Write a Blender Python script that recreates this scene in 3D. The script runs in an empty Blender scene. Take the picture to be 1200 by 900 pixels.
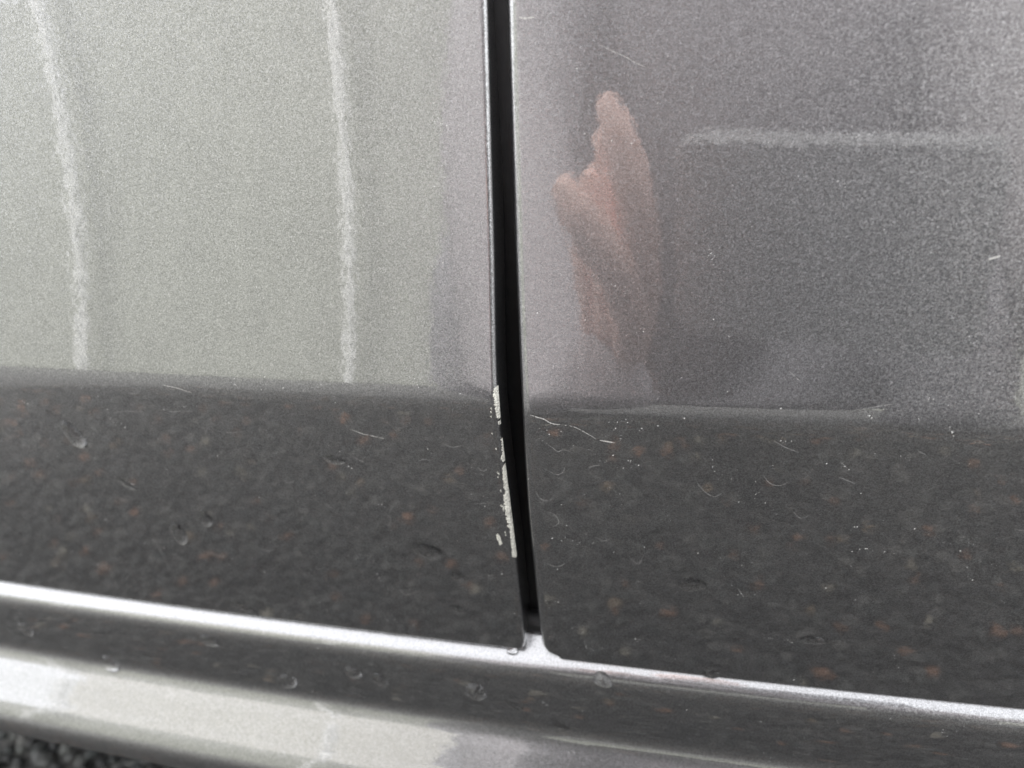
import bpy, bmesh, math, random
import numpy as np
from mathutils import Vector, Matrix
from mathutils.bvhtree import BVHTree

R = math.radians
random.seed(7); rng = np.random.default_rng(7)
scene = bpy.context.scene
col = scene.collection

# ------------------------------------------------------------------ camera
YAW, PITCH, ROLL, DIST, FPX = 14.30, 25.33, 4.03, 0.19, 900.0
_y, _p, _r = R(YAW), R(PITCH), R(ROLL)
CF = Vector((-math.sin(_y)*math.cos(_p), math.cos(_y)*math.cos(_p), -math.sin(_p)))
_R = CF.cross(Vector((0, 0, 1))).normalized(); _U = _R.cross(CF)
CR = _R*math.cos(_r) - _U*math.sin(_r)
CU = _U*math.cos(_r) + _R*math.sin(_r)
CC = -CF*DIST
cam = bpy.data.cameras.new('camera'); camo = bpy.data.objects.new('camera', cam); col.objects.link(camo)
cam.sensor_width = 36.0; cam.lens = 36.0*FPX/1200.0
cam.clip_start = 0.005; cam.clip_end = 500.0
camo.matrix_world = Matrix(((CR.x, CU.x, -CF.x, CC.x), (CR.y, CU.y, -CF.y, CC.y), (CR.z, CU.z, -CF.z, CC.z), (0, 0, 0, 1)))
cam.dof.use_dof = True; cam.dof.focus_distance = 0.192; cam.dof.aperture_fstop = 10.5
scene.camera = camo

# ------------------------------------------------------------------ world, sun, exposure
SUN_EL, SUN_AZ = 58.0, 318.0
world = bpy.data.worlds.new('World'); scene.world = world; world.use_nodes = True
nt = world.node_tree; nt.nodes.clear()
sky = nt.nodes.new('ShaderNodeTexSky'); sky.sky_type = 'NISHITA'; sky.sun_disc = False
sky.sun_elevation = R(SUN_EL); sky.sun_rotation = R(SUN_AZ)
sky.air_density = 1.0; sky.dust_density = 5.0; sky.ozone_density = 1.0
hsv = nt.nodes.new('ShaderNodeHueSaturation'); hsv.inputs['Saturation'].default_value = 0.22
gam = nt.nodes.new('ShaderNodeGamma'); gam.inputs['Gamma'].default_value = 0.40       # cloud layer evens the dome out
mul = nt.nodes.new('ShaderNodeVectorMath'); mul.operation = 'SCALE'; mul.inputs['Scale'].default_value = 3.0
bg = nt.nodes.new('ShaderNodeBackground'); bg.inputs['Strength'].default_value = 0.15
wo = nt.nodes.new('ShaderNodeOutputWorld')
nt.links.new(sky.outputs[0], hsv.inputs['Color']); nt.links.new(hsv.outputs[0], gam.inputs[0]); nt.links.new(gam.outputs[0], mul.inputs[0]); nt.links.new(mul.outputs[0], bg.inputs[0]); nt.links.new(bg.outputs[0], wo.inputs[0])
sun = bpy.data.lights.new('sun', 'SUN'); sun.energy = 1.5; sun.angle = R(25); sun.color = (1, .98, .95)
suno = bpy.data.objects.new('sun', sun); col.objects.link(suno)
# direction to the sun, same convention as the sky texture
sd = Vector((math.sin(R(SUN_AZ))*math.cos(R(SUN_EL)), math.cos(R(SUN_AZ))*math.cos(R(SUN_EL)), math.sin(R(SUN_EL))))
suno.rotation_euler = sd.to_track_quat('Z', 'Y').to_euler()
scene.view_settings.view_transform = 'Standard'; scene.view_settings.look = 'None'
scene.view_settings.exposure = 2.28; scene.view_settings.gamma = 1.0
scene.view_settings.use_curve_mapping = False
scene.cycles.max_bounces = 8
scene.cycles.use_denoising = True

# ------------------------------------------------------------------ helpers
def tag(o, label=None, cat=None, group=None, kind=None):
    if label: o['label'] = label
    if cat: o['category'] = cat
    if group: o['group'] = group
    if kind: o['kind'] = kind
    return o

def mesh_obj(name, verts, faces, mat=None, parent=None, smooth=True):
    me = bpy.data.meshes.new(name); me.from_pydata([tuple(v) for v in verts], [], faces); me.update()
    if smooth: me.polygons.foreach_set('use_smooth', [True]*len(me.polygons))
    o = bpy.data.objects.new(name, me); col.objects.link(o)
    if mat: me.materials.append(mat)
    if parent: o.parent = parent
    return o

def grid_obj(name, rows, mat, parent=None, close=False):
    """rows: list of equally long lists of points"""
    n, m = len(rows), len(rows[0]); vs = [p for r in rows for p in r]; fs = []
    for i in range(n-1):
        for j in range(m-1):
            a = i*m+j; fs.append((a, a+1, a+m+1, a+m))
    return mesh_obj(name, vs, fs, mat, parent)

def px_ray(px, py):
    return (CF + CR*((px-600)/FPX) + CU*((450-py)/FPX)).normalized()
def to_px(P):
    d = P - CC; z = d.dot(CF)
    return 600+FPX*d.dot(CR)/z, 450-FPX*d.dot(CU)/z

# ------------------------------------------------------------------ materials
def new_mat(name):
    m = bpy.data.materials.new(name); m.use_nodes = True
    t = m.node_tree; t.nodes.clear()
    out = t.nodes.new('ShaderNodeOutputMaterial'); b = t.nodes.new('ShaderNodeBsdfPrincipled')
    t.links.new(b.outputs[0], out.inputs[0])
    return m, t, b

def simple(name, color, rough=.6, metal=0.0, noise=None, bump=None, spec=.5):
    m, t, b = new_mat(name)
    b.inputs['Base Color'].default_value = (*color, 1); b.inputs['Roughness'].default_value = rough
    b.inputs['Metallic'].default_value = metal; b.inputs['Specular IOR Level'].default_value = spec
    if noise:
        tc = t.nodes.new('ShaderNodeTexCoord'); n = t.nodes.new('ShaderNodeTexNoise')
        n.inputs['Scale'].default_value = noise[0]; n.inputs['Detail'].default_value = 6
        r = t.nodes.new('ShaderNodeValToRGB')
        r.color_ramp.elements[0].position = .3; r.color_ramp.elements[1].position = .7
        r.color_ramp.elements[0].color = (*[c*(1-noise[1]) for c in color], 1)
        r.color_ramp.elements[1].color = (*[min(1, c*(1+noise[1])) for c in color], 1)
        t.links.new(tc.outputs['Object'], n.inputs['Vector']); t.links.new(n.outputs[0], r.inputs[0])
        t.links.new(r.outputs[0], b.inputs['Base Color'])
        if bump:
            bp = t.nodes.new('ShaderNodeBump'); bp.inputs['Strength'].default_value = bump[0]; bp.inputs['Distance'].default_value = bump[1]
            t.links.new(n.outputs[0], bp.inputs['Height']); t.links.new(bp.outputs[0], b.inputs['Normal'])
    return m

def car_paint(name):
    m, t, b = new_mat(name); L = t.links.new; N = t.nodes.new
    tc = N('ShaderNodeTexCoord'); geo = N('ShaderNodeNewGeometry')
    def vor(scale):
        v = N('ShaderNodeTexVoronoi'); v.inputs['Scale'].default_value = scale
        L(tc.outputs['Object'], v.inputs['Vector']); return v
    v1, v2 = vor(3500), vor(5800)
    def sub_scale(v, k):
        s = N('ShaderNodeVectorMath'); s.operation = 'SUBTRACT'; s.inputs[1].default_value = (.5, .5, .5)
        L(v.outputs['Color'], s.inputs[0])
        c = N('ShaderNodeVectorMath'); c.operation = 'SCALE'; c.inputs['Scale'].default_value = k
        L(s.outputs[0], c.inputs[0]); return c
    a1, a2 = sub_scale(v1, .135), sub_scale(v2, .125)
    ad = N('ShaderNodeVectorMath'); ad.operation = 'ADD'; L(a1.outputs[0], ad.inputs[0]); L(a2.outputs[0], ad.inputs[1])
    an = N('ShaderNodeVectorMath'); an.operation = 'ADD'; L(geo.outputs['Normal'], an.inputs[0]); L(ad.outputs[0], an.inputs[1])
    nn = N('ShaderNodeVectorMath'); nn.operation = 'NORMALIZE'; L(an.outputs[0], nn.inputs[0])
    L(nn.outputs[0], b.inputs['Normal'])
    # flake brightness
    sep = N('ShaderNodeSeparateColor'); L(v1.outputs['Color'], sep.inputs[0])
    sep2 = N('ShaderNodeSeparateColor'); L(v2.outputs['Color'], sep2.inputs[0])
    mx = N('ShaderNodeMath'); mx.operation = 'ADD'; L(sep.outputs[0], mx.inputs[0]); L(sep2.outputs[1], mx.inputs[1])
    rp = N('ShaderNodeValToRGB'); cr = rp.color_ramp
    hv = N('ShaderNodeMath'); hv.operation = 'MULTIPLY'; hv.inputs[1].default_value = .5; L(mx.outputs[0], hv.inputs[0])
    L(hv.outputs[0], rp.inputs[0])
    cr.elements[0].position = .15; cr.elements[0].color = (.150, .150, .155, 1)
    cr.elements[1].position = .85; cr.elements[1].color = (.325, .324, .332, 1)
    L(rp.outputs[0], b.inputs['Base Color'])
    b.inputs['Metallic'].default_value = .95; b.inputs['Roughness'].default_value = .33
    b.inputs['Coat Weight'].default_value = 1.0; b.inputs['Coat Roughness'].default_value = .024
    b.inputs['Coat IOR'].default_value = 2.05
    # orange-peel on the lacquer
    on = N('ShaderNodeTexNoise'); on.inputs['Scale'].default_value = 260; on.inputs['Detail'].default_value = 2
    L(tc.outputs['Object'], on.inputs['Vector'])
    bp = N('ShaderNodeBump'); bp.inputs['Strength'].default_value = .12; bp.inputs['Distance'].default_value = .00015
    L(on.outputs[0], bp.inputs['Height']); L(bp.outputs[0], b.inputs['Coat Normal'])
    return m

M_PAINT = car_paint('grey_metallic_paint')
M_BLACK = simple('gap_black', (.012, .012, .013), .6, noise=(400, .3))  # near-black colour that deepens the shade inside the gap
M_UNDER = simple('underseal', (.02, .02, .02), .9, noise=(120, .4))

# ------------------------------------------------------------------ body shape: one profile swept along the car
KX = 0.17                                   # plan curvature 1/m
def tilt_upper(s):                          # degrees the surface leans back at height s above the crease
    return 13.0 - 10.5*min(1, max(0, s/0.125))**0.9
def integrate():
    prof = []                               # (Y, z, tilt)
    # upwards from the crease centre
    Y, z, s = 0.0, -0.0045, 0.0
    up = []
    ds = 0.001
    CH = 0.0055                             # half length of the crease arc
    t_hi, t_lo = 13.0, -5.0
    def tl(s):
        if s < 0.0: return (t_hi+t_lo)/2
        if s < CH: return (t_hi+t_lo)/2 + (t_hi-t_lo)/2*math.sin(s/CH*math.pi/2)
        return tilt_upper(s-CH)
    n = 30
    up.append((Y, z, tl(0)))
    step = CH/8
    while s < 0.52:
        st = step if s < 2*CH else (0.0025 if s < .16 else .02)
        t = tl(s+st/2); Y += math.sin(R(t))*st; z += math.cos(R(t))*st; s += st
        up.append((Y, z, tl(s)))
    dn = []
    Y, z, s = 0.0, -0.0045, 0.0
    def td(s):
        if s < CH: return (t_hi+t_lo)/2 - (t_hi-t_lo)/2*math.sin(s/CH*math.pi/2)
        return t_lo - 3.0*(s-CH)/0.09
    while z > -0.0955:
        st = step if s < 2*CH else 0.002
        t = td(s+st/2); Y += math.sin(R(-t))*st*1.0; z -= math.cos(R(t))*st; s += st
        dn.append((Y, z, td(s)))
    return up[::-1] + dn
PROFILE = integrate()                        # from top to bottom

def edge_rows(prof, edge_tab, dz, corner):
    """x of the door's vertical edge at every profile row, from the edge seen in the photograph"""
    ty = [a for a, b in edge_tab]; tx = [b for a, b in edge_tab]
    zb = prof[-1][1]; xs = []
    for (Y, z, t) in prof:
        x = 0.0
        for _ in range(12):
            p = to_px(Vector((x, Y+.5*KX*x*x, z+dz)))
            want = np.interp(p[1], ty, tx)
            if p[1] < ty[0]: want = tx[0] + (p[1]-ty[0])*(tx[1]-tx[0])/(ty[1]-ty[0])
            x += (want-p[0])*0.00021
        xs.append(x)
    good = [k for k, p in enumerate(prof) if p[1] < .12]; k0 = good[0]
    sl = (xs[k0]-xs[k0+8])/(prof[k0][1]-prof[k0+8][1])
    for k in range(k0): xs[k] = xs[k0]+sl*(prof[k][1]-prof[k0][1])
    return xs

def make_door(name, edge_tab, side, r, x_far, dz, corner, t_off=0.0, dY=0.0):
    """side = +1: panel lies at x greater than the edge; -1: smaller"""
    prof = PROFILE
    xe = edge_rows(prof, edge_tab, dz, corner)
    zb = prof[-1][1]
    rows = []
    offs = [('w', d) for d in (.009, .006, .003, .0015)] + [('a', f) for f in range(90, -1, -10)]
    far = abs(x_far)
    flat = [.0006, .0015, .003, .005, .008, .012, .017, .024, .032, .042, .055, .07, .09, .115, .145, .18, .22, .27, .33, .40, .5, .62, .76, .92, 1.1]
    def row(Y, z, t, x0, dep0=0.0, fall=0.0):
        nY, nz = -math.cos(R(t)), math.sin(R(t))
        out = []
        for k, v in offs:
            if k == 'w': off, dep = 0.0, r+v
            else: off, dep = r-r*math.sin(R(v)), r-r*math.cos(R(v))
            x = x0+side*off
            out.append(Vector((x, Y+dY+.5*KX*x*x-nY*(dep+dep0), z+dz-nz*dep-fall)))
        for f in flat:
            x = x0+side*(r+f)
            out.append(Vector((x, Y+dY+.5*KX*x*x-nY*dep0, z+dz-fall)))
        return out
    for (Y, z, t), x0 in zip(prof, xe):
        d = z-zb
        if d < corner: x0 = x0+side*(corner-math.sqrt(max(0, corner**2-(corner-d)**2)))
        rows.append(row(Y, z, t, x0))
    # bottom hem: rolls under and back
    Y, z, t = prof[-1]; rb = .0016; x0 = xe[-1]+side*corner
    for f in range(15, 91, 15):
        rows.append(row(Y, z, t, x0, rb-rb*math.cos(R(f)), rb*math.sin(R(f))))
    for d in (.004, .012): rows.append(row(Y, z, t, x0, rb+d, rb))
    o = grid_obj(name, rows, M_PAINT)
    return o, xe

car = bpy.data.objects.new('parked_car', None); car.location = (0, 0, 0); col.objects.link(car)
tag(car, 'grey metallic car side with two doors, a dark gap between them and a sill', 'car')

LEFT_TAB = [(0, 571), (75, 573), (150, 575), (300, 579), (420, 581), (460, 582.5), (500, 585.5), (540, 590), (600, 597.5), (660, 605), (710, 610.5), (745, 614), (800, 617)]
RIGHT_TAB = [(0, 592), (75, 594.5), (300, 602), (420, 607), (540, 613), (600, 617), (660, 623), (710, 628), (750, 633), (800, 639)]
left_door, XL = make_door('door', LEFT_TAB, -1, .0015, -.45, 0.0, .0006)
right_door, XR = make_door('door', RIGHT_TAB, +1, .0024, .45, -0.0022, .0042)
left_door.parent = car; right_door.parent = car
left_door['label'] = 'left door with chipped paint along its edge'
right_door['label'] = 'right door with faint scratches below the crease'

# sill under the doors: spline profile (Y, z)
SILL = [(.0290, -.040), (.0288, -.060), (.0282, -.078), (.0260, -.0890), (.0205, -.0942), (.0160, -.0978), (.0118, -.1010), (.0092, -.1036), (.0082, -.1066), (.0081, -.1110), (.0084, -.119), (.0090, -.125),
        (.0093, -.1305), (.0080, -.1345), (.0045, -.1395), (.0005, -.1450), (-.0035, -.1505), (-.0058, -.1555), (-.0058, -.161), (-.0030, -.1665), (.004, -.170), (.03, -.172), (.10, -.172)]
def catmull(pts, n=8):
    out = []
    for i in range(len(pts)-1):
        p0 = pts[max(i-1, 0)]; p1 = pts[i]; p2 = pts[i+1]; p3 = pts[min(i+2, len(pts)-1)]
        for k in range(n):
            t = k/n
            out.append(tuple(.5*((2*b)+(-a+c)*t+(2*a-5*b+4*c-d)*t*t+(-a+3*b-3*c+d)*t**3) for a, b, c, d in zip(p0, p1, p2, p3)))
    out.append(pts[-1]); return out
sx = [-1.1, -.9, -.75, -.62, -.52, -.45, -.38, -.31, -.25, -.2, -.16, -.12, -.09, -.06, -.03, 0, .03, .06, .09, .12, .16, .2, .25, .31, .38, .45, .52, .62, .75, .9, 1.1]
sill = grid_obj('sill', [[Vector((x, Y+.5*KX*x*x, z)) for x in sx] for Y, z in catmull(SILL)], M_PAINT, car)
# inner body behind the gap, added shade tube and light block, underfloor
def box(name, lo, hi, mat, parent=None):
    (x0, y0, z0), (x1, y1, z1) = lo, hi
    v = [(x0,y0,z0),(x1,y0,z0),(x1,y1,z0),(x0,y1,z0),(x0,y0,z1),(x1,y0,z1),(x1,y1,z1),(x0,y1,z1)]
    f = [(0,3,2,1),(4,5,6,7),(0,1,5,4),(1,2,6,5),(2,3,7,6),(3,0,4,7)]
    return mesh_obj(name, v, f, mat, parent, smooth=False)
box('door_pillar', (-.30, .0202, -.0958), (.30, .150, .50), M_BLACK, car)  # black front face pulled forward and down to darken the gap
def shade_tube(Yc, zc, r, x0, x1, n=14, m=24):
    rows = []
    for k in range(n+1):
        a = 2*math.pi*k/n
        rows.append([Vector((x0+(x1-x0)*j/m, Yc+.5*KX*(x0+(x1-x0)*j/m)**2+r*math.cos(a), zc+r*math.sin(a))) for j in range(m+1)])
    return grid_obj('gap_shade_tube', rows, M_BLACK, car)
shade_tube(.0178, -.0925, .0036, -.32, .32)  # added black tube, stands in for shade at the gap foot
box('light_block_shell', (-1.1, .16, -.150), (1.1, .20, .50), M_BLACK, car)  # added behind the doors to keep light out of the gap
box('underfloor', (-1.1, .10, -.174), (1.1, 1.6, -.152), M_UNDER, car)
mesh_obj('unseen_cabin_window', [(-1.1, .03, .505), (1.1, .03, .505), (1.0, .36, .93), (-1.0, .36, .93), (-1.1, 1.5, .505), (1.1, 1.5, .505), (1.0, 1.2, .93), (-1.0, 1.2, .93)],
         [(0,1,2,3), (1,5,6,2), (5,4,7,6), (4,0,3,7), (3,2,6,7), (0,4,5,1)], simple('dark_glass', (.02, .022, .024), .08), car, smooth=False)  # unseen cabin block, added for lighting; slant lets sun reach the hand
box('roof', (-.98, .37, .932), (.98, 1.19, .975), M_PAINT, car)  # out of view, added with the cabin block to cut skylight
bpy.context.view_layer.update()

# ------------------------------------------------------------------ ground
ZG = -0.385
def tarmac_base():
    m, t, b = new_mat('tarmac_base'); L = t.links.new
    tc = t.nodes.new('ShaderNodeTexCoord'); v = t.nodes.new('ShaderNodeTexVoronoi'); v.inputs['Scale'].default_value = 110
    L(tc.outputs['Object'], v.inputs['Vector'])
    r = t.nodes.new('ShaderNodeValToRGB'); s = t.nodes.new('ShaderNodeSeparateColor'); L(v.outputs['Color'], s.inputs[0]); L(s.outputs[0], r.inputs[0])
    r.color_ramp.elements[0].color = (.03, .03, .03, 1); r.color_ramp.elements[1].color = (.12, .118, .112, 1)
    L(r.outputs[0], b.inputs['Base Color']); b.inputs['Roughness'].default_value = .7
    bp = t.nodes.new('ShaderNodeBump'); bp.inputs['Distance'].default_value = .004; bp.inputs['Strength'].default_value = .6; bp.invert = True
    L(v.outputs['Distance'], bp.inputs['Height']); L(bp.outputs[0], b.inputs['Normal'])
    return m
gv = 60.0
g = mesh_obj('tarmac', [(-gv,-gv,ZG),(gv,-gv,ZG),(gv,gv,ZG),(-gv,gv,ZG)], [(0,1,2,3)], tarmac_base(), smooth=False); tag(g, kind='structure')
def chip_mat():
    m, t, b = new_mat('stone_chippings'); L = t.links.new
    geo = t.nodes.new('ShaderNodeNewGeometry'); r = t.nodes.new('ShaderNodeValToRGB'); r.color_ramp.interpolation = 'CONSTANT'
    L(geo.outputs['Random Per Island'], r.inputs[0])
    cols = [(0, (.035,.036,.037)), (.2, (.06,.061,.06)), (.42, (.09,.092,.088)), (.62, (.05,.056,.055)), (.74, (.12,.124,.116)), (.88, (.17,.167,.155)), (.948, (.28,.16,.105)), (.963, (.37,.20,.125)), (.978, (.33,.25,.17)), (.988, (.38,.35,.28))]
    e = r.color_ramp.elements; e[0].position = 0; e[0].color = (*cols[0][1], 1); e[1].position = cols[1][0]; e[1].color = (*cols[1][1], 1)
    for p, c in cols[2:]:
        k = e.new(p); k.color = (*c, 1)
    n = t.nodes.new('ShaderNodeTexNoise'); n.inputs['Scale'].default_value = 600; tc = t.nodes.new('ShaderNodeTexCoord'); L(tc.outputs['Object'], n.inputs['Vector'])
    mx = t.nodes.new('ShaderNodeMix'); mx.data_type = 'RGBA'; mx.blend_type = 'MULTIPLY'; mx.inputs[0].default_value = .5
    L(r.outputs[0], mx.inputs[6]); L(n.outputs[0], mx.inputs[7]); 
    L(mx.outputs[2], b.inputs['Base Color']); b.inputs['Roughness'].default_value = .5
    return m
def chippings(x0, x1, y0, y1, sp):
    ph = (1+5**.5)/2
    ico = np.array([(-1,ph,0),(1,ph,0),(-1,-ph,0),(1,-ph,0),(0,-1,ph),(0,1,ph),(0,-1,-ph),(0,1,-ph),(ph,0,-1),(ph,0,1),(-ph,0,-1),(-ph,0,1)], float)/1.9
    fc = np.array([(0,11,5),(0,5,1),(0,1,7),(0,7,10),(0,10,11),(1,5,9),(5,11,4),(11,10,2),(10,7,6),(7,1,8),(3,9,4),(3,4,2),(3,2,6),(3,6,8),(3,8,9),(4,9,5),(2,4,11),(6,2,10),(8,6,7),(9,8,1)])
    gx, gy = np.meshgrid(np.arange(x0, x1, sp), np.arange(y0, y1, sp)); n = gx.size
    c = np.stack([gx.ravel(), gy.ravel(), np.full(n, ZG+.0015)], -1); c += rng.normal(0, 1, (n, 3))*[sp*.3, sp*.3, .0009]
    rad = sp*(.42+.30*rng.random(n)**1.5)
    v = ico[None]*(1+.22*rng.normal(0, 1, (n, 12, 1))).clip(.55, 1.5)
    v = v*(rad[:, None, None])*(np.stack([.8+.5*rng.random(n), .8+.5*rng.random(n), .55+.35*rng.random(n)], -1)[:, None])
    a = rng.random(n)*6.283; ca, sa = np.cos(a)[:, None], np.sin(a)[:, None]
    v = np.stack([v[..., 0]*ca-v[..., 1]*sa, v[..., 0]*sa+v[..., 1]*ca, v[..., 2]], -1)+c[:, None]
    f = (fc[None]+12*np.arange(n)[:, None, None]).reshape(-1)
    me = bpy.data.meshes.new('stone_chippings'); nf = n*20
    me.vertices.add(n*12); me.vertices.foreach_set('co', v.reshape(-1)); me.loops.add(nf*3); me.loops.foreach_set('vertex_index', f.astype(np.int32))
    me.polygons.add(nf); me.polygons.foreach_set('loop_start', np.arange(0, nf*3, 3, dtype=np.int32)); me.polygons.foreach_set('loop_total', np.full(nf, 3, np.int32))
    me.update(calc_edges=True); me.validate()
    o = bpy.data.objects.new('stone_chippings', me); col.objects.link(o); me.materials.append(chip_mat())
    return o
ch = chippings(-.85, .65, -.9, .55, .0092)
tag(ch, 'dark grey and orange stone chippings of the tarmac under the sill', 'gravel', kind='stuff')

# ------------------------------------------------------------------ wear, dirt and water on the panels
BVH = {o: BVHTree.FromPolygons([v.co for v in o.data.vertices], [tuple(p.vertices) for p in o.data.polygons]) for o in (left_door, right_door, sill)}
def smooth_n(o, i, loc):
    me = o.data; vs = [me.vertices[v] for v in me.polygons[i].vertices]
    n = Vector()
    for v in vs: n += v.normal/((v.co-loc).length+1e-5)
    return n.normalized()
def on_panel(px, py, o):
    h = BVH[o].ray_cast(CC, px_ray(px, py))
    if h[0] is None: return None
    n = smooth_n(o, h[2], h[0])
    if n.dot(CC-h[0]) < 0: n = -n
    return h[0], n
def which(px, py):
    best = None
    for o in (left_door, right_door, sill):
        h = BVH[o].ray_cast(CC, px_ray(px, py))
        if h[0] is not None and (best is None or h[3] < best[0]): best = (h[3], o)
    return best[1] if best else None

M_CHIP = simple('bare_primer', (.58, .57, .51), .9, noise=(1800, .38), bump=(.9, .0006))
M_SCR = simple('pale_scratch', (.43, .42, .40), .7); M_SCR2 = simple('faint_scratch', (.24, .235, .23), .6)
M_DUST = simple('pale_dust', (.56, .555, .54), .9)

# chipped paint along the left door's edge
def chip_strip(ya, yb, tab):
    ty = [a for a, b in tab]; tw = [b for a, b in tab]
    r = .0015; rowpx = []
    PR = [(p, x) for p, x in zip(PROFILE, XL) if p[1] < .06]; XE = [x for p, x in PR]; PF = [p for p, x in PR]
    for (Y, z, t), x in PR:
        rowpx.append(to_px(Vector((x, Y+.5*KX*x*x, z)))[1])
    zz = [p[1] for p in PF]; YY = [p[0] for p in PF]; TT = [p[2] for p in PF]
    top, bot, vs, fs = [], [], [], []
    y = ya; rows = []
    while y <= yb:
        z = np.interp(y, rowpx, zz); Y = np.interp(y, rowpx, YY); t = np.interp(y, rowpx, TT); x0 = np.interp(y, rowpx, XE)
        w = max(.00012, .78*(np.interp(y, ty, tw) + random.choice((0, 0, 0, -1.6, 1.0))*random.random() + random.uniform(-.9, .7))*.00023)
        pts = []
        nY, nz = -math.cos(R(t)), math.sin(R(t))
        for k in range(7):
            off = w*k/6; lift = .00005*min(1, k/1.0)*(1 if k < 6 else 0)+.00002+random.uniform(0, .00003)
            if off < r:
                f = math.asin(max(-1, min(1, 1-off/r))); dep = r-r*math.cos(f); nx = math.sin(f); nn = math.cos(f)
            else: dep, nx, nn = 0, 0, 1
            x = x0-off
            pts.append(Vector((x+nx*lift, Y+.5*KX*x*x-nY*dep+nY*nn*lift, z-nz*dep+nz*nn*lift)))
        rows.append(pts); y += .75
    o = grid_obj('paint_chip', rows, M_CHIP, left_door); return o
TAB = [(453,1.5),(456,4.5),(462,6.5),(470,6),(478,5),(486,4),(490,3.5),(493,1.2),(495,1.2),(497,4),(500,1.0),(510,1),(525,1.6),(534,2),(537,4.5),(541,3.5),(546,1),(548,3.5),(556,4.5),(565,5),(572,5.5),(577,4),(583,7),(592,7.5),(600,7.5),(606,7),(614,6.5),(618,6),(621,4),(630,4.5),(640,5),(648,6),(653,5),(656,1.5)]
for a, b in ((453, 493), (495, 500), (516, 543), (546, 656)): chip_strip(a, b, TAB)

def flake(poly, o, mat, name='paint_chip', lift=.00006):
    c = np.mean(np.array(poly), 0); pts = []
    for k in range(len(poly)):
        a, b = np.array(poly[k]), np.array(poly[(k+1) % len(poly)])
        for f in (0, .35, .7): pts.append(a+(b-a)*f+np.random.default_rng(k*7+int(f*10)).normal(0, .45, 2))
    vs = []
    for lv, sc_ in ((0.000005, 1.0), (lift, .8)):
        for p in pts:
            q = c+(p-c)*sc_; h = on_panel(q[0], q[1], o); vs.append(h[0]+h[1]*lv)
    h = on_panel(c[0], c[1], o); vs.append(h[0]+h[1]*lift); n = len(pts)
    fs = [(i, (i+1) % n, n+(i+1) % n, n+i) for i in range(n)] + [(n+i, n+(i+1) % n, 2*n) for i in range(n)]
    return mesh_obj(name, vs, fs, mat, o)
flake([(581.5,627), (583.5,624), (585.5,629), (588.5,636), (587.5,639), (585,638), (582.5,633)], left_door, M_CHIP)

for k in range(16):
    yy = random.uniform(455, 660); xx = float(np.interp(yy, [a for a, b in LEFT_TAB], [b for a, b in LEFT_TAB]))-random.uniform(7, 10); q = random.uniform(.7, 1.3)
    flake([(xx-.5*q, yy-.9*q), (xx+.5*q, yy-.6*q), (xx+.6*q, yy+.7*q), (xx-.3*q, yy+.8*q)], left_door, M_CHIP, lift=.00004)

# scratches: thin ribbons lying on the lacquer
def ribbon(pts, w, o, verts, faces, gap=0.0):
    """Catmull-Rom through pixel points, mapped to the panel"""
    cr = catmull(pts, 10); prev = None; n = len(cr)
    for k in range(n-1):
        if random.random() < gap: prev = None; continue
        ha, hb = on_panel(*cr[k], o), on_panel(*cr[k+1], o)
        if not ha or not hb: prev = None; continue
        d = (hb[0]-ha[0]); 
        if d.length < 1e-7: continue
        s_ = d.normalized().cross(ha[1]); ww = w*random.uniform(.5, 1.2)*(.45+.55*math.sin(math.pi*(k+.5)/n))
        b = len(verts)
        verts += [ha[0]+ha[1]*.00002-s_*ww, ha[0]+ha[1]*.00002+s_*ww, hb[0]+hb[1]*.00002+s_*ww, hb[0]+hb[1]*.00002-s_*ww]; faces.append((b, b+1, b+2, b+3))
def scratch(pts, w, o, mat, gap=.1):
    v, f = [], []; ribbon(pts, w, o, v, f, gap)
    if f: return mesh_obj('scratch', v, f, mat, o)
RD, LD = right_door, left_door
for pts, w in (([(621,486), (630,489), (637,491), (646,496), (657,498)], .00017), ([(657,498), (672,500), (686,507), (698,514)], .00009), ([(703,516), (712,517.5), (721,519)], .0002),
               ([(703,53), (718,60), (732,66), (744,73), (757,79)], .00007), ([(608,20), (615,21.5), (626,20)], .00022), ([(1158,304), (1165,302), (1172,300)], .00025)):
    scratch(pts, w, RD, M_SCR)
for pts in ([(631,513), (640,519), (648,525), (654,529), (660,527), (667,529)], [(636,548), (645,553), (653,556), (660,553), (662,547)], [(628,575), (632,583), (640,587), (648,584)],
            [(642,600), (650,603), (655,612), (648,617)], [(817,566), (826,576), (837,582), (849,576)], [(894,556), (902,566), (913,569), (924,565)], [(983,559), (993,563), (1002,567)], [(908,517), (920,524), (936,530)],
            [(1075,528), (1085,533)], [(1188,620), (1200,622)], [(930,600), (938,607), (948,604)], [(700,630), (706,634), (716,631)], [(740,655), (748,661), (752,655)], [(690,548), (696,546), (703,545)], [(865,690), (872,700)], [(640,660), (652,664), (664,660)], [(1010,480), (1030,476), (1048,473)], [(925,435), (938,447)]):
    scratch(pts, .00009, RD, M_SCR2, .05)
for pts in ([(189,451), (200,453), (212,456), (224,460)], [(411,503), (424,508), (437,511), (450,514)]): scratch(pts, .00011, LD, M_SCR)
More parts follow.
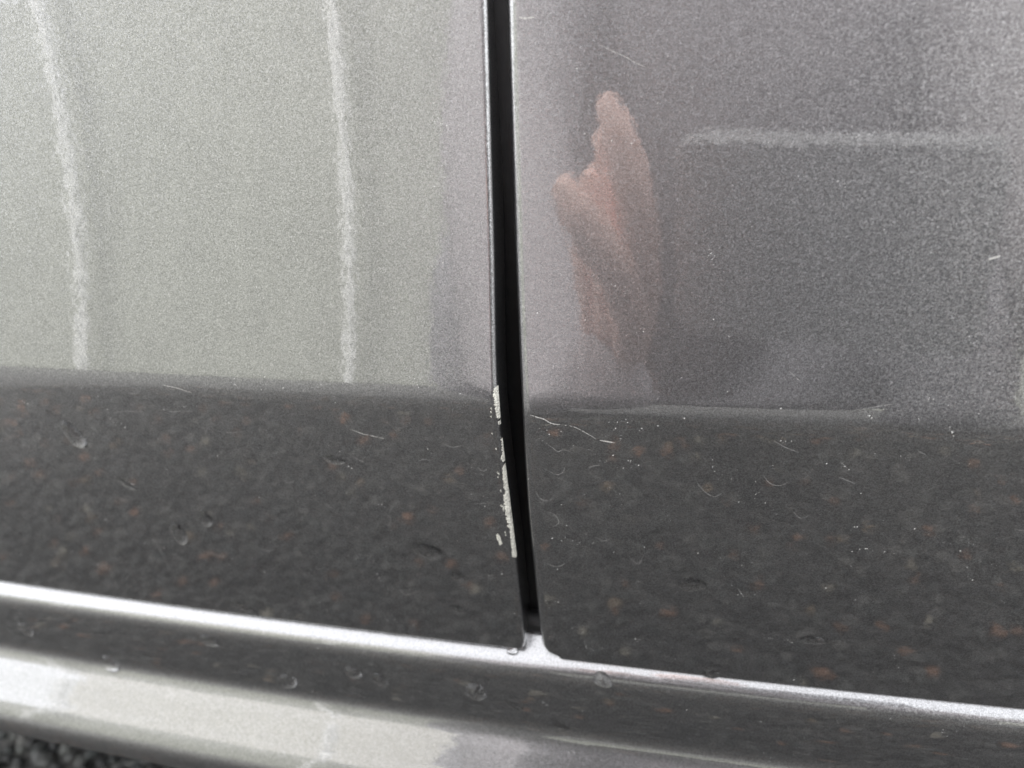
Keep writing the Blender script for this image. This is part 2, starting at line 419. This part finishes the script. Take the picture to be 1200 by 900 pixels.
for pts in ([(148,453), (151,460), (159,461), (165,457), (164,452)], [(130,483), (150,482), (168,483)], [(182,480), (205,482), (226,482)], [(180,628), (188,645), (197,662), (206,677)], [(147,512), (157,517), (164,523)],
            [(412,535), (421,539), (430,543)], [(110,545), (118,551), (125,554)], [(137,578), (143,586), (150,585)], [(113,597), (119,606), (129,611)], [(4,470), (16,474), (24,475)], [(330,560), (338,566), (345,563)], [(490,540), (498,538), (505,541)],
            [(520,520), (530,524), (541,522)], [(560,548), (566,552), (571,550)], [(555,590), (565,590), (574,589)], [(300,640), (312,645), (322,644)], [(450,600), (458,608), (455,616)], [(382,590), (390,596)], [(226,640), (245,648), (262,652)], [(468,690), (476,697), (486,694)], [(255,505), (270,507), (284,506)]):
    scratch(pts, .00008, LD, M_SCR2, .05)

# dust and grit specks
def specks(o, areas, name='dust_specks'):
    v, f = [], []
    oc = [(1,0,0), (-1,0,0), (0,1,0), (0,-1,0), (0,0,1)]
    for (x0, y0, x1, y1, n, r0, r1, cl) in areas:
        k = 0
        while k < n:
            cx, cy = random.uniform(x0, x1), random.uniform(y0, y1)
            m = 1 if random.random() > cl else random.randint(3, 9); ang = random.uniform(-.2, 1.3); ln = random.uniform(2, 7)
            for q in range(m):
                k += 1; px, py = cx+math.cos(ang)*ln*q*random.uniform(.6, 1.2)+random.gauss(0, 1.5)*(m > 1), cy+math.sin(ang)*ln*q*.7+random.gauss(0, 1.5)*(m > 1)
                if which(px, py) is not o: continue
                h = on_panel(px, py, o)
                if not h: continue
                r = r0+(r1-r0)*random.random()**3; t = h[1].orthogonal().normalized(); bt = h[1].cross(t); b = len(v); sx_ = random.uniform(.7, 1.6)
                v.extend(h[0]+t*(c[0]*r*sx_)+bt*(c[1]*r)+h[1]*(c[2]*r*.5+.00001) for c in oc); f.extend([(b, b+2, b+4), (b+2, b+1, b+4), (b+1, b+3, b+4), (b+3, b, b+4)])
    ob = mesh_obj(name, v, f, M_DUST, o); tag(ob, kind='stuff'); return ob
specks(LD, [(0, 440, 615, 760, 400, .00005, .00020, .25), (0, 440, 150, 680, 110, .00006, .00022, .4), (0, 0, 570, 440, 170, .00006, .00017, .1)])
specks(RD, [(610, 470, 1200, 840, 400, .00005, .00020, .25), (620, 480, 760, 760, 90, .00006, .0002, .3), (605, 0, 1200, 480, 190, .00006, .00017, .1)])
specks(sill, [(0, 690, 1200, 900, 230, .00007, .0002, .25)])

# water drops
def water():
    m, t, b = new_mat('water'); b.inputs['Base Color'].default_value = (1, 1, 1, 1); b.inputs['Roughness'].default_value = .0
    b.inputs['IOR'].default_value = 1.33; b.inputs['Transmission Weight'].default_value = 1.0
    return m
M_WATER = water()
DG = 'water drops left on the paint'
def drop(px, py, w, h, hgt, ang, label):
    o = which(px, py); p, n = on_panel(px, py, o)
    ux = (CR-n*CR.dot(n)).normalized(); uy = n.cross(ux)
    if uy.dot(CU) < 0: uy = -uy
    ca, sa = math.cos(R(ang)), math.sin(R(ang)); a, b = ux*ca+uy*sa, uy*ca-ux*sa
    dpx = (p-CC).dot(CF)/FPX; rx, ry = w*.56*dpx, h*.56*dpx; hgt = hgt*1.35; N = 20; rings = 7; vs, fs = [], []
    if o is sill: rx *= 1.2; ry *= 1.2
    elif o is left_door: rx *= 1.12; ry *= 1.12
    ph1, ph2 = random.uniform(0, 6.28), random.uniform(0, 6.28)
    for i in range(rings):
        q = 1-i/rings; lift = hgt*(1-q*q)**.75*min(rx, ry)*2
        for k in range(N):
            t_ = 2*math.pi*k/N; wob = 1+.10*math.sin(2*t_+ph1)+.06*math.sin(3*t_+ph2)
            sag = (1-q*q)*-.12*ry
            P = p+a*(math.cos(t_)*rx*q*wob)+b*(math.sin(t_)*ry*q*wob+sag)
            loc, nn, idx, dd = BVH[o].find_nearest(P)
            vs.append(loc+n*(lift-.00002))
    vs.append(p+b*(-.12*ry)+n*hgt*min(rx, ry)*2)
    for i in range(rings-1):
        for k in range(N): fs.append((i*N+k, i*N+(k+1) % N, (i+1)*N+(k+1) % N, (i+1)*N+k))
    fs += [((rings-1)*N+k, (rings-1)*N+(k+1) % N, rings*N) for k in range(N)]
    ob = mesh_obj('water_drop', vs, fs, M_WATER)
    me = ob.data
    if sum((pl.normal.dot(n) for pl in me.polygons)) < 0: me.flip_normals()
    tag(ob, label, 'water drop', DG); return ob
for d in ((87, 510, 20, 30, .22, 25, 'leftmost water drop on the left door, just below the crease'),
          (210, 625, 17, 25, .24, 10, 'round water drop, lower of the close pair on the left door'),
          (241, 608, 15, 19, .18, 20, 'flatter water drop, upper right of the close pair on the left door'),
          (147, 566, 22, 9, .14, -25, 'faint slanted water drop above and left of the close pair'),
          (283, 711, 26, 9, .16, -12, 'thin water drop resting on the bottom edge of the left door'),
          (500, 646, 34, 20, .10, -10, 'wide flat water smear near the chipped edge of the left door'),
          (536, 675, 13, 16, .14, 0, 'small drop just right of and below the wide water smear'),
          (538, 714, 16, 13, .14, 0, 'small drop above the bottom edge, below the wide water smear'),
          (601, 763, 10, 8, .30, 0, 'tiny round drop on the bottom corner of the left door'),
          (391, 539, 24, 10, .12, -8, 'thin flat drop alone in the middle of the left door'),
          (31, 737, 17, 12, .22, -35, 'leftmost water drop on the dark band of the sill'),
          (130, 777, 19, 15, .24, -30, 'drop low on the sill touching the pale ledge, second from left'),
          (245, 750, 18, 14, .20, -20, 'third water drop from the left on the sill band'),
          (337, 797, 18, 20, .24, -30, 'plump drop on the sill above the pale ledge, fourth from left'),
          (414, 788, 17, 14, .20, -20, 'left one of two neighbouring drops on the sill'),
          (446, 797, 18, 14, .20, -30, 'right one of two neighbouring drops on the sill'),
          (558, 810, 18, 20, .26, 0, 'round drop on the sill band below the left door corner'),
          (604, 828, 15, 9, .20, -15, 'small dark drop on the sill right of the round one'),
          (660, 853, 22, 8, .16, -15, 'flat drop lowest on the sill, under the right door'),
          (706, 797, 17, 15, .22, -10, 'clear bulging drop on the bright sill edge right of the gap'),
          (811, 685, 28, 21, .14, 0, 'broad shallow drop in the middle of the right door'),
          (953, 750, 27, 13, .20, -5, 'oval drop with a pale rim, rightmost on the right door'),
          (834, 790, 18, 13, .18, 0, 'faint drop on the bottom edge of the right door')):
    drop(*d)

# ------------------------------------------------------------------ what the paint mirrors: garden wall, posts, house, hedge across the road
def lathe(name, prof, mat, parent, n=20):
    return grid_obj(name, [[Vector((r*math.cos(2*math.pi*k/n), r*math.sin(2*math.pi*k/n), z)) for k in range(n+1)] for r, z in prof], mat, parent)
def tube_box(name, x0, x1, y0, y1, z0, z1, mat, parent=None): return box(name, (x0, y0, z0), (x1, y1, z1), mat, parent)
M_WALL = simple('grey_render', (.325, .335, .285), .8, noise=(6, .12))
M_WHITE = simple('white_paint', (.90, .90, .87), .5)
M_CREAM = simple('cream_render', (.66, .64, .57), .8, noise=(3, .05))
M_ROOF = simple('slate', (.08, .08, .09), .6)
gw = tube_box('garden_wall', -10.0, 3.5, -4.3, -4.1, ZG, ZG+1.52, M_WALL); tag(gw, 'low grey garden wall mirrored in the upper door paint', 'wall')
for k, (x, w, lab) in enumerate(((-4.04, .092, 'stouter white post farther left along the garden wall'), (-1.96, .068, 'slimmer white post nearer the photographer by the wall'))):
    pr = bpy.data.objects.new('white_post', None); col.objects.link(pr); pr.location = (x, -3.98, ZG)
    tag(pr, lab, 'post', 'white posts by the wall')
    lathe('shaft', [(w/2, 0), (w/2, .4), (w/2, 1.70)], M_WHITE, pr); lathe('cap', [(w*.65, 1.703), (w*.65, 1.73), (w*.4, 1.75), (.001, 1.755)], M_WHITE, pr)
hs = bpy.data.objects.new('house', None); col.objects.link(hs); hs.location = (0, -14, ZG); tag(hs, 'cream rendered house behind the garden wall', 'house')
box('wall', (-13.4, -6, 0), (9, 0, 7.4), M_CREAM, hs)
mesh_obj('roof', [(-13.7, .3, 7.4), (9.3, .3, 7.4), (9.3, -6.3, 7.4), (-13.7, -6.3, 7.4), (-13.7, -3, 9.2), (9.3, -3, 9.2)], [(0,1,5,4), (2,3,4,5), (1,2,5), (3,0,4), (3,2,1,0)], M_ROOF, hs, smooth=False)

# photographer
M_SKIN = simple('skin', (.84, .54, .45), .5, noise=(90, .12)); M_TOP = simple('mauve_knit', (.29, .27, .28), .9, noise=(300, .2)); M_TROU = simple('grey_trousers', (.19, .185, .20), .85, noise=(500, .25))
M_SHOE = simple('dark_shoe', (.03, .03, .03), .5); M_HAIR = simple('brown_hair', (.05, .03, .02), .5, noise=(200, .4))
def skin(name, chains, mat, parent, sub=2):
    """chains: lists of (x, y, z, radius); every chain is one skinned limb, all joined into one mesh"""
    vs, es, rad, roots = [], [], [], []
    idx = {}
    for ch_ in chains:
        prev = None
        for (x, y, z, r) in ch_:
            key = (round(x, 4), round(y, 4), round(z, 4))
            if key not in idx:
                idx[key] = len(vs); vs.append((x, y, z)); rad.append(r)
                if prev is None: roots.append(idx[key])
            i = idx[key]
            if prev is not None: es.append((prev, i))
            prev = i
    me = bpy.data.meshes.new(name); me.from_pydata(vs, es, []); me.update()
    o = bpy.data.objects.new(name, me); col.objects.link(o); me.materials.append(mat); o.parent = parent
    o.modifiers.new('skin', 'SKIN').use_smooth_shade = True
    sl = me.skin_vertices[0].data
    for i, r in enumerate(rad): sl[i].radius = (r, r)
    for i in roots: sl[i].use_root = True
    m = o.modifiers.new('sub', 'SUBSURF'); m.levels = sub; m.render_levels = sub
    return o
person = bpy.data.objects.new('person', None); col.objects.link(person)
tag(person, 'person in mauve top and grey trousers squatting to hold up a phone', 'person')
zg = ZG
pel = (.10, -1.02, zg+.34, .10)
HAND = [  # left hand at the phone's left end: palm, then thumb and fingers
    [(-.035, -.330, -.075, .026), (-.014, -.262, -.030, .026), (-.004, -.255, .000, .022), (.004, -.250, .020, .016)],
    [(.012, -.224, .006, .013), (.018, -.208, .022, .0115), (.007, -.198, .040, .0115), (-.012, -.195, .057, .0110), (-.0235, -.195, .070, .0055)],
    [(.014, -.222, .012, .013), (.0205, -.206, .034, .011), (.0165, -.199, .060, .0120), (.0075, -.197, .082, .0105), (-.001, -.197, .098, .0042)],
    [(.010, -.236, .014, .012), (.011, -.220, .040, .0105), (.006, -.213, .068, .0098), (-.003, -.211, .090, .0075)],
    [(.004, -.246, .012, .012), (.000, -.232, .038, .0098), (-.004, -.226, .060, .009), (-.010, -.224, .078, .007)],
    [(-.004, -.256, .006, .011), (-.010, -.244, .028, .0085), (-.014, -.238, .046, .008), (-.019, -.236, .060, .0065)]]
RHAND = [[(.44-x*.9, y-.33, z*.5+.03, r) for (x, y, z, r) in c] for c in HAND]
skin('body', [[pel, (.10, -.93, zg+.55, .09), (.09, -.83, zg+.78, .09), (.09, -.78, zg+.90, .06), (.085, -.73, zg+.98, .07), (.085, -.70, zg+1.08, .085), (.085, -.71, zg+1.15, .06)],
              [(.09, -.83, zg+.78, .09), (-.10, -.80, zg+.78, .04), (-.15, -.58, zg+.52, .035), (-.035, -.330, -.075, .026)],
              [(.09, -.83, zg+.78, .09), (.28, -.80, zg+.78, .04), (.39, -.74, zg+.54, .035), (RHAND[0][0][0], RHAND[0][0][1], RHAND[0][0][2], .026)],
              [pel, (-.215, -.66, zg+.46, .045), (-.15, -.80, zg+.10, .022), (-.15, -.72, zg+.04, .022)],
              [pel, (.33, -.66, zg+.46, .045), (.36, -.80, zg+.10, .022), (.36, -.72, zg+.04, .022)]] + HAND + RHAND, M_SKIN, person)
skin('jumper', [[(.10, -1.0, zg+.40, .20), (.11, -.93, zg+.55, .29), (.09, -.83, zg+.78, .19), (.09, -.79, zg+.87, .075)],
                [(.09, -.83, zg+.78, .19), (-.11, -.80, zg+.76, .10), (-.15, -.58, zg+.52, .075), (-.035, -.330, -.072, .054), (-.014, -.268, -.036, .044), (.000, -.236, -.008, .034), (.006, -.227, .004, .030)],
                [(.09, -.83, zg+.78, .19), (.28, -.80, zg+.76, .11), (.39, -.74, zg+.54, .105), (.47, -.65, .015, .050)]], M_TOP, person)
skin('trousers', [[(.10, -1.02, zg+.30, .15), (.10, -1.0, zg+.40, .16)], [(.10, -1.02, zg+.30, .15), (-.215, -.66, zg+.46, .085), (-.15, -.80, zg+.07, .065)],
                  [(.10, -1.02, zg+.30, .15), (.33, -.66, zg+.46, .085), (.36, -.80, zg+.07, .065)]], M_TROU, person)
for x in (-.15, .36): skin('shoe', [[(x, -.86, zg+.05, .058), (x, -.78, zg+.06, .062), (x, -.62, zg+.035, .035)]], M_SHOE, person)
skin('hair', [[(.085, -.78, zg+1.06, .07), (.085, -.745, zg+1.15, .085), (.085, -.70, zg+1.17, .06)]], M_HAIR, person)

# phone just behind the lens
M_PHB = simple('phone_back', (.88, .88, .88), .35); M_PHF = simple('phone_frame', (.34, .34, .34), .5)
def rounded_slab(name, x0, x1, y0, y1, z0, z1, r, mat, parent):
    pts = []
    for cx, cy, a0 in ((x1-r, y1-r, 0), (x0+r, y1-r, 90), (x0+r, y0+r, 180), (x1-r, y0+r, 270)):
        for k in range(9):
            a = R(a0+k*90/8); pts.append((cx+r*math.cos(a), cy+r*math.sin(a)))
    n = len(pts)
    rings = [(z0, .0012), (z0+.0012, 0), (z1-.0012, 0), (z1, .0012)]
    cxm, cym = (x0+x1)/2, (y0+y1)/2
    vs = []
    for z, ins in rings:
        for (x, y) in pts:
            d = math.hypot(x-cxm, y-cym); vs.append((x-(x-cxm)/d*ins, y-(y-cym)/d*ins, z))
    fs = [(k*n+i, k*n+(i+1) % n, (k+1)*n+(i+1) % n, (k+1)*n+i) for k in range(3) for i in range(n)]
    fs += [tuple(range(n))[::-1], tuple(range(3*n, 4*n))]
    return mesh_obj(name, vs, fs, mat, parent, smooth=False)
phone = bpy.data.objects.new('phone', None); col.objects.link(phone)
mw = camo.matrix_world.copy(); phone.matrix_world = Matrix.Translation(CC-CF*.028) @ mw.to_3x3().to_4x4()
tag(phone, 'silver phone with pale metal frame held sideways in the hand', 'phone')
rounded_slab('frame', -.0149, .1301, -.0840, -.0120, 0, .0074, .010, M_PHF, phone)
rounded_slab('back', -.0137, .1289, -.0828, -.0132, -.0012, -.0002, .009, M_PHB, phone)
